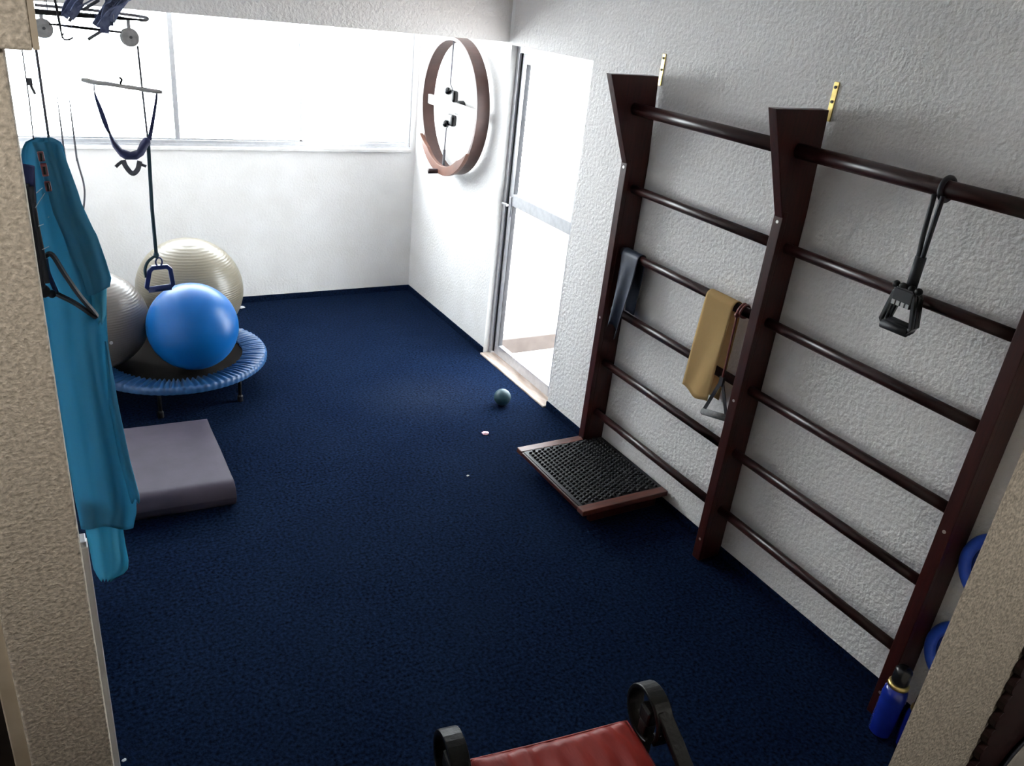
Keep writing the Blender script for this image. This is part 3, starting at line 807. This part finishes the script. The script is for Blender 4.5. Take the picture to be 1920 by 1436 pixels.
# ================================================================== BLUE RINGS AND BOTTLES by the right pier
for k, (p, lab) in enumerate((((1871, 1077), 'upper of two bright blue plastic rings hung on the wall behind the right pier'),
                              ((1800, 1238), 'lower of two bright blue plastic rings hung on the wall behind the right pier'))):
    c = ax_(p, -0.045)
    r = thing('hanging_ring', (0, c.y, c.z), lab, 'ring', 'blue rings beside the wall bars')
    obj('ring', tube([(c.x, c.y + 0.118 * math.cos(a), c.z + 0.128 * math.sin(a)) for a in [2 * PI * i / 40 for i in range(40)]], 0.022, 12, True), 'ringblue', r, smooth=True)
    obj('centre_disc', sweep([(c.x + 0.004, c.y, c.z), (c.x + 0.012, c.y, c.z)], [(0.128 * math.cos(a), 0.118 * math.sin(a)) for a in [2 * PI * i / 40 for i in range(40)]]), 'navyplastic', r)
    obj('peg', tube([(-0.0005, c.y, c.z), (-0.085, c.y, c.z + 0.003)], 0.010, 10), 'blackmetal', r, smooth=True)


def bottle(c, r, hgt, label):
    b = thing('bottle', tuple(c), label, 'bottle', 'blue bottles on the floor by the right pier')
    obj('body', lathe([(r * 0.9, 0), (r, 0.012), (r, hgt * 0.62), (r * 0.92, hgt * 0.68), (r * 0.7, hgt * 0.72)], c, 32), 'bottleblue', b, smooth=True)
    obj('collar', lathe([(r * 0.72, hgt * 0.7201), (r * 0.86, hgt * 0.735), (r * 0.84, hgt * 0.775), (r * 0.68, hgt * 0.785)], c, 32), 'brass', b, smooth=True)
    obj('cap', lathe([(r * 0.66, hgt * 0.7851), (r * 0.70, hgt * 0.80), (r * 0.68, hgt * 0.97), (r * 0.5, hgt), (0.0001, hgt)], c, 32), 'capblack', b, smooth=True)
    return b


c1 = az((1648, 1382), 0.0); bottle(Vector((c1.x + 0.03, c1.y + 0.02, 0.0)), 0.046, 0.33, 'deep blue bottle with gold collar and black cap beside the wall bars')
c2 = az((1712, 1430), 0.0); bottle(Vector((-0.150, -5.405, 0.0)), 0.044, 0.25, 'blue bottle with black cap half hidden behind the right pier')

# ================================================================== CARVED FRAME on the right pier (bottom right corner)
FY = RY - 0.001
e0 = ay((1812, 1436), FY); e1 = ay((1920, 1215), FY)
fr = thing('carved_frame', (e0.x + 0.3, FY, e0.z), 'dark red carved frame with scalloped edge and pale centre on the right pier', 'frame')
fx0 = (e0.x + e1.x) / 2 + 0.006; ftop = e1.z + 0.16; fbot = e1.z - 0.85
pts = []
zz = fbot; pitch = 0.068
outl = []
n = int((ftop - fbot) / pitch)
for i in range(n):
    z0 = fbot + i * pitch
    for t in (0.0, 0.2, 0.4, 0.6, 0.8): outl.append((fx0 + 0.012 - 0.022 * abs(math.sin(PI * t)) ** 0.7, z0 + pitch * t))
fwid = 0.44
fr_in = [(x, z) for x, z in outl] + [(fx0 + fwid, ftop), (fx0 + fwid, fbot)]
obj('frame_board', prism(fr_in, 1, FY - 0.022, FY), 'framewood', fr, bevel=0.002)
cc = az((1990, 1520), 0)
crn = ay((1902, 1413), FY - 0.03)
dirn = Vector((0.75, 0, -0.66)).normalized(); rad = 0.14
ccn = crn + dirn * rad
obj('grey_band', lathe([(rad + 0.035, -0.010), (rad + 0.033, -0.016), (rad + 0.001, -0.012), (rad + 0.001, 0.008)], (ccn.x, FY - 0.0225, ccn.z), 64, 1), 'mount', fr, smooth=True)
obj('pale_face', lathe([(0.0001, -0.0105), (rad, -0.010), (rad, 0.0)], (ccn.x, FY - 0.0225, ccn.z), 64, 1), 'ivory', fr)

# ================================================================== PULLEY RIG, SLING, CLOTH (upper left)
GY = -3.0
CZ = 2.85


def up_to_ceiling(p): return Vector((p.x, p.y, CZ))


rk = thing('pulley_rack', tuple(ay((165, 30), GY)), 'overhead wire rack with two grey pulley discs hung from the ceiling by the window', 'pulley rack')
A = ay((70, 18), GY); B = ay((262, 41), GY)
zr = (A.z + B.z) / 2; A.z = B.z = zr
obj('front_rod', tube([A + Vector((-0.04, 0, 0)), B * 0.4 + A * 0.6, B * 0.75 + A * 0.25, B], 0.0075, 8, scale=[1.3, 1.1, 0.8, 0.5]), 'blackmetal', rk, smooth=True)
loop = [B, B + Vector((0.022, 0.012, 0.0)), B + Vector((0.034, 0.05, 0.004)), B + Vector((0.025, 0.10, 0.006)), B + Vector((-0.05, 0.20, 0.006)), B + Vector((-0.14, 0.27, 0.006)), A + Vector((0.0, 0.30, 0.006))]
obj('oval_loop', tube(smooth_path(loop, 8), 0.0055, 8), 'greycord', rk, smooth=True)
obj('wire_mesh', join(*([tube([A + Vector((0.16 + 0.018 * i, 0.004, 0)), A + Vector((0.10 + 0.018 * i, 0.10, 0.004))], 0.0009, 4) for i in range(9)] +
                        [tube([A + Vector((0.10 + 0.018 * i, 0.004, 0)), A + Vector((0.16 + 0.018 * i, 0.10, 0.004))], 0.0009, 4) for i in range(9)])), 'greycord', rk)
pR = ay((243, 70), GY); pL = ay((80, 53), GY)
for p, tilt in ((pR, 0.35), (pL, -0.15)):
    d = Vector((0.35, -0.93, 0.10)).normalized()
    q = obj('pulley_disc', sweep([p - d * 0.009, p - d * 0.003, p + d * 0.003, p + d * 0.009], circ(0.032, 28), scale=[1.0, 0.92, 0.92, 1.0]), 'pulley', rk, smooth=False)
    obj('pulley_axle', tube([p - d * 0.013, p + d * 0.013], 0.005, 8), 'greycord', q)
    obj('pulley_bracket', join(box(p.x - 0.006, p.x + 0.006, p.y - 0.003, p.y + 0.003, p.z + 0.025, max(p.z + 0.045, zr + 0.0))), 'pulley', q)
L0 = ay((92, 45), GY); L1 = ay((232, 61), GY)
obj('cross_cord', tube([L0, L0.lerp(L1, 0.3), L0.lerp(L1, 0.7), L1], 0.0048, 8, scale=[0.5, 1, 1, 0.6]), 'blackmetal', rk, smooth=True)
for px in (88, 200):
    q = A.lerp(B, (px - 70) / 192.0)
    obj('suspension_cord', tube([q, up_to_ceiling(q)], 0.0022, 6), 'greycord', rk)

# bunch of blue grey straps lying over the rack
sb = thing('strap_bundle', tuple(ay((180, 20), GY)), 'bundle of frayed blue grey webbing straps thrown over the overhead rack', 'straps')
for k, pts in enumerate((((165, -40), (150, -12), (135, 10), (120, 32)), ((160, -50), (140, -10), (128, 8), (122, 26)), ((240, -40), (215, -8), (196, 22), (178, 48)),
                         ((225, -30), (205, 5), (190, 30), (184, 46)), ((200, -35), (205, 0), (212, 30), (192, 56)), ((250, -30), (225, 5), (205, 30), (205, 48)),
                         ((255, -25), (228, 8), (214, 28), (208, 40)), ((205, -30), (180, -6), (150, 14), (132, 34)), ((262, -20), (240, 0), (212, 18), (186, 52)), ((235, -30), (215, 0), (200, 18), (196, 62)), ((180, -40), (168, -10), (150, 4), (138, 24)))):
    P = [ay(q, GY - 0.012 - 0.004 * k) for q in pts]
    obj('strap', sweep(smooth_path(P, 6), rect(0.030, 0.004), up=(0.8, 0.3, 0.5)), 'denim', sb)
# dark tails
for a, b in (((191, 58), (165, 74)), ((186, 0), (155, 19)), ((137, 28), (130, 40))):
    obj('tail', sweep([ay(a, GY - 0.02), ay(b, GY - 0.025)], rect(0.010, 0.004), up=(1, 0, 0.5)), 'greycord', sb)
fz = []
rnd = random.Random(5)
for k in range(46):
    c = ay((rnd.choice((122, 186, 192, 200, 206)) + rnd.uniform(-12, 14), rnd.uniform(14, 48)), GY - 0.03)
    d = Vector((rnd.uniform(-1, 1), rnd.uniform(-0.3, 0.3), rnd.uniform(-1, 0.6))) * 0.022
    fz.append(tube([c, c + d], 0.0012, 4))
fr_ = obj('fraying', join(*fz), 'denim', sb); fr_['kind'] = 'stuff'

# hook rope
hk = thing('hook_rope', tuple(ay((112, 60), GY - 0.05)), 'dark cord with a small metal hook dangling left of the strap bundle', 'hook')
q0 = ay((103, 0), GY - 0.05); q1 = ay((112, 45), GY - 0.05); q2 = ay((116, 68), GY - 0.05)
obj('cord', tube([up_to_ceiling(q0), q0, q1, q2], 0.0042, 8, scale=[1, 1, 1, 0.5]), 'blackstrap', hk, smooth=True)
obj('hook', tube(smooth_path([q2, ay((121, 74), GY - 0.05), ay((130, 74), GY - 0.05), ay((137, 70), GY - 0.05)], 6), 0.0028, 8), 'greycord', hk, smooth=True)
obj('latch', tube([q2, ay((119, 62), GY - 0.05)], 0.0025, 6), 'greycord', hk)

# rope and blue D handle from the right pulley
hp = [ay((258, 86), GY), ay((268, 180), GY), ay((278, 270), GY), ay((285, 390), GY), ay((293, 478), GY)]
rp = thing('pulley_rope', tuple(hp[-1]), 'teal rope hanging from the right pulley with a blue D handle', 'rope')
obj('thin_cord', tube([hp[0], hp[1], hp[2]], 0.0038, 8), 'greycord', rp, smooth=True)
obj('rope', tube([hp[2], hp[3], hp[4]], 0.0072, 10), 'rope', rp, smooth=True)
obj('knot', join(sphere(hp[4], 0.011, 12, 8, 1.3), tube(smooth_path([hp[4], ay((278, 490), GY), ay((272, 505), GY), ay((274, 520), GY)], 6), 0.006, 8)), 'rope', rp, smooth=True)
corners = [ay(p, GY) for p in ((281, 502), (318, 499), (325, 537), (274, 544))]
path = []
for i in range(4):
    a, b = corners[i], corners[(i + 1) % 4]
    for t in (0.14, 0.5, 0.86): path.append(a.lerp(b, t))
hd = obj('handle', sweep(path, rect(0.018, 0.020), True), 'navyplastic', rp, bevel=0.003)
obj('grip', tube([corners[3].lerp(corners[2], 0.08), corners[2].lerp(corners[3], 0.08)], 0.0135, 12), 'navyplastic', hd, smooth=True)
obj('ring', tube([ay((298 + 6 * math.cos(a), 491 + 8 * math.sin(a)), GY) for a in [2 * PI * i / 20 for i in range(20)]], 0.0035, 8, True), 'navyplastic', rp, smooth=True)

# spreader bar and neck sling
s0 = ay((152, 150), GY - 0.04); s1 = ay((304, 173), GY - 0.04)
sp = thing('spreader_bar', tuple((s0 + s1) / 2), 'pale wooden spreader bar hanging level in front of the window', 'bar')
rn = random.Random(2)
bp_ = [s0.lerp(s1, i / 14) + Vector((0, 0, rn.uniform(-0.0012, 0.0012))) for i in range(15)]
obj('dowel', tube(bp_, 0.0082, 10, scale=[0.7] + [rn.uniform(0.85, 1.1) for _ in range(13)] + [0.8]), 'greywood', sp, smooth=True)
m0 = s0.lerp(s1, 0.48)
obj('eye_hook', tube(smooth_path([m0, m0 + Vector((0, 0, 0.012)), m0 + Vector((0.005, 0, 0.022)), m0 + Vector((-0.002, 0, 0.03))], 4), 0.0038, 8), 'blackmetal', sp, smooth=True)
obj('cord', tube([m0 + Vector((-0.002, 0, 0.03)), up_to_ceiling(m0)], 0.0008, 6), 'whiteplastic', sp)
obj('tie', tube([s0.lerp(s1, 0.75) + Vector((0, 0, -0.006)), s0.lerp(s1, 0.75) + Vector((0, 0, 0.008))], 0.005, 8), 'greycord', sp)

sl = thing('neck_sling', tuple(ay((250, 320), GY - 0.04)), 'navy padded neck traction sling hanging from the pale spreader bar', 'sling')
Y2 = GY - 0.04
tie_l = s0.lerp(s1, 0.15); tie_r = s0.lerp(s1, 0.93)
obj('strap', sweep(smooth_path([tie_l, ay((178, 176), Y2), ay((190, 210), Y2), ay((200, 238), Y2), ay((208, 256), Y2)], 5), rect(0.017, 0.004), up=(1, 0, 0.3), scale=[0.22 + 0.78 * math.sin(PI * min(1, max(0, (i - 4) / 16))) for i in range(21)]), 'navystrap', sl)
obj('strap', sweep(smooth_path([tie_r, ay((293, 187), Y2), ay((287, 225), Y2), ay((280, 262), Y2)], 5), rect(0.018, 0.010), up=(1, 0, 0.2), scale=[0.3 + 0.5 * i / 15 for i in range(16)]), 'navystrap', sl)
top = [(206, 250), (214, 262), (228, 280), (245, 286), (258, 282), (264, 268), (272, 258), (281, 262)]
bot = [(205, 252), (212, 274), (226, 292), (236, 298), (256, 298), (268, 290), (276, 275), (281, 268)]
def slf(u, v):
    i = min(6, int(u * 7)); t = u * 7 - i
    p = Vector(top[i]).lerp(Vector(top[i + 1]), t); q = Vector(bot[i]).lerp(Vector(bot[i + 1]), t)
    r = p.lerp(q, v); return ay((r.x, r.y), Y2 - 0.03 * math.sin(PI * v) - 0.02 * math.sin(PI * u))
obj('padded_band', grid(slf, 28, 8), 'navystrap', sl, smooth=True, solid=0.006)
obj('chin_strap', join(sweep(smooth_path([ay((231, 300), Y2), ay((236, 312), Y2), ay((248, 325), Y2), ay((258, 318), Y2), ay((262, 302), Y2)], 6), rect(0.004, 0.018), up=(0.3, 1, 0)),
                       sweep([ay((230, 302), Y2), ay((222, 308), Y2), ay((217, 313), Y2)], rect(0.004, 0.011), up=(0, 1, 0.3)),
                       sweep([ay((264, 308), Y2), ay((274, 312), Y2)], rect(0.004, 0.010), up=(0, 1, 0.3))), 'greycord', sl)
for a, b in (((204, 246), (210, 258)), ((279, 262), (280, 270))): obj('buckle', tube([ay(a, Y2), ay(b, Y2)], 0.005, 8), 'blackmetal', sl)

# latch on the left wall / window corner and thin cords
lt = ay((56, 156), -0.6)
lh = thing('wall_hook', tuple(lt), 'small dark hook hanging on a thin cord beside the left wall', 'hook')
obj('hook', join(box(lt.x - 0.015, lt.x + 0.015, lt.y - 0.01, lt.y + 0.01, lt.z - 0.012, lt.z + 0.03), sweep([(lt.x + 0.003, lt.y, lt.z - 0.012), (lt.x + 0.02, lt.y - 0.02, lt.z - 0.06)], rect(0.016, 0.012), up=(1, 0, 0))), 'blackmetal', lh, bevel=0.003)
obj('cord', tube([(lt.x, lt.y, lt.z + 0.03), (lt.x, lt.y, 2.515)], 0.0015, 6), 'whiteplastic', lh)
for pts, lab in ((((116, 250), (121, 300), (130, 360), (160, 430)), 'thin dark cord just right of the turquoise cloth top'),
                 (((138, 250), (145, 300), (157, 345), (158, 378), (150, 430)), 'thin curved dark cord further right of the turquoise cloth')):
    P = [ay(p, -2.2) for p in pts]
    tag(obj('power_cable', tube(smooth_path([up_to_ceiling(P[0])] + P, 8), 0.0042, 8, scale=[0.25] * 7 + [0.6] + [1.0] * (8 * len(P) - 7)), 'greycord', smooth=True), lab, 'cord')  # upper run thinned to imitate window glare washing it out

# turquoise cloth
KY = -3.42
cth = thing('hanging_cloth', tuple(ay((85, 262), KY)), 'sheer turquoise cloth hanging in folds on a cord behind the left pier', 'cloth')
rows = [(258, 66, 98), (261, 54, 108), (268, 46, 116), (285, 40, 122), (320, 40, 128), (380, 44, 152), (440, 56, 180), (490, 66, 197), (540, 74, 200), (600, 84, 200), (660, 92, 204), (720, 102, 212),
        (800, 116, 228), (880, 130, 244), (935, 140, 256), (960, 146, 256), (990, 152, 250)]


def interp(rows, y):
    for a, b in zip(rows, rows[1:]):
        if y <= b[0]:
            t = (y - a[0]) / (b[0] - a[0]); return (a[1] + (b[1] - a[1]) * t, a[2] + (b[2] - a[2]) * t)
    return rows[-1][1:]


def cloth_fn(rows, y_off, amp, nf, ph, hem=0.0, hemw=9.0):
    y0, y1 = rows[0][0], rows[-1][0]
    def f(u, v):
        py = y0 + (y1 - y0) * v
        l, r = interp(rows, py)
        px = l + (r - l) * u
        if v > 0.9: py += hem * math.sin(u * hemw + ph) * (v - 0.9) * 10
        dep = KY + y_off + amp * math.sin(u * nf * PI + ph + 0.8 * v) * (0.35 + 0.65 * v) + 0.4 * amp * math.sin(u * nf * 2.3 * PI - ph + 2 * v) - 0.03 * math.sin(PI * u)
        return ay((px, py), dep)
    return f


obj('main_layer', grid(cloth_fn(rows, 0.0, 0.030, 2.2, 0.5, 3), 40, 90), 'turq', cth, smooth=True, solid=0.002)
rows2 = [(266, 60, 112), (300, 72, 124), (360, 90, 146), (400, 100, 158), (440, 118, 181), (490, 135, 199), (522, 148, 209), (545, 160, 206)]
obj('upper_layer', grid(cloth_fn(rows2, -0.050, 0.018, 2.0, 1.4, 10, 2.6), 24, 50), 'turq', cth, smooth=True, solid=0.002)
rows3 = [(540, 164, 200), (565, 170, 199), (590, 178, 198), (605, 184, 193)]
obj('side_flap', grid(cloth_fn(rows3, -0.03, 0.015, 2.0, 0.4, 4), 12, 14), 'turq_thin', cth, smooth=True, solid=0.0015)
rows4 = [(930, 150, 224), (985, 158, 230), (1020, 166, 235), (1050, 172, 241), (1066, 175, 240), (1078, 182, 230), (1088, 190, 210)]
obj('lower_tail', grid(cloth_fn(rows4, 0.03, 0.020, 2.2, 1.0, 3, 22), 24, 30), 'turq_thin', cth, smooth=True, solid=0.0015)
rows5 = [(640, 196, 201), (760, 205, 222), (860, 224, 243), (935, 244, 263), (940, 246, 262)]
obj('edge_fold', grid(cloth_fn(rows5, -0.02, 0.012, 1.4, 0.4, 5), 12, 24), 'turq', cth, smooth=True, solid=0.0015)
ct0 = ay((92, 262), KY)
obj('cord', tube([ay((93, 270), KY), ay((68, 95), KY), up_to_ceiling(ay((60, 40), KY))], 0.0042, 8), 'greycord', cth, smooth=True)
obj('cord', tube([ay((63, 262), KY), ay((55, 190), KY), up_to_ceiling(ay((50, 140), KY))], 0.0022, 6), 'greycord', cth, smooth=True)

# black tubes and strap with red clips hanging over the cloth
QY = KY - 0.13
ts = thing('tube_set', tuple(ay((70, 540), QY)), 'black resistance tubes and navy strap with dark red clips hanging over the turquoise cloth', 'resistance tubes')
obj('navy_pouch', grid(lambda u, v: ay((36 + 22 * v * 0.5 + (28 - 6 * v) * u, 305 + 100 * v + 6 * u), QY + 0.01 * math.sin(u * PI)), 8, 14), 'navystrap', ts, smooth=True, solid=0.004)
for k, (a, b, c, d) in enumerate((((42, 340), (52, 400), (62, 470), (70, 540)), ((50, 345), (60, 410), (70, 480), (78, 545)), ((58, 350), (66, 420), (76, 490), (80, 540)),
                                  ((46, 380), (54, 430), (64, 500), (72, 548)), ((62, 380), (70, 430), (80, 480), (88, 530)))):
    obj('tube', tube(smooth_path([ay(q, QY - 0.004 * k) for q in (a, b, c, d)], 6), 0.0085, 8), 'blackstrap', ts, smooth=True)
obj('end_knob', sphere(ay((82, 546), QY), 0.020, 16, 10, 1.1), 'blackmetal', ts, smooth=True)
obj('end_knob', sphere(ay((97, 551), QY), 0.014, 16, 10, 1.0), 'blackmetal', ts, smooth=True)
obj('band_loop', sweep(smooth_path([ay(q, QY) for q in ((84, 480), (98, 478), (122, 515), (150, 555), (178, 588), (176, 592), (140, 568), (104, 550))], 6), rect(0.012, 0.012), up=(0.4, 1, 0.4)), 'blackstrap', ts)
obj('band_loop', sweep(smooth_path([ay(q, QY + 0.02) for q in ((86, 485), (90, 510), (98, 530), (106, 548))], 6), rect(0.012, 0.010), up=(0.4, 1, 0.4)), 'navystrap', ts)
for p, q in (((75, 284), (79, 302)), ((81, 306), (86, 330)), ((88, 340), (92, 358))):
    cl_ = obj('clip', sweep([ay(p, QY), ay(q, QY)], rect(0.018, 0.020), up=(1, 0, 0.3)), 'clip', ts, bevel=0.003)
    m_ = (ay(p, QY) + ay(q, QY)) / 2
    obj('clip_gate', tube([m_ + Vector((0.0, -0.012, 0.012)), m_ + Vector((0, -0.012, -0.012))], 0.004, 8), 'blackmetal', cl_)
for a, b in (((84, 362), (66, 390)), ((72, 424), (82, 420)), ((90, 408), (92, 406)), ((79, 468), (92, 462)), ((80, 352), (68, 362))):
    obj('thread', tube([ay(a, QY - 0.03), ay(b, QY - 0.03)], 0.0013, 5), 'whiteplastic', ts)
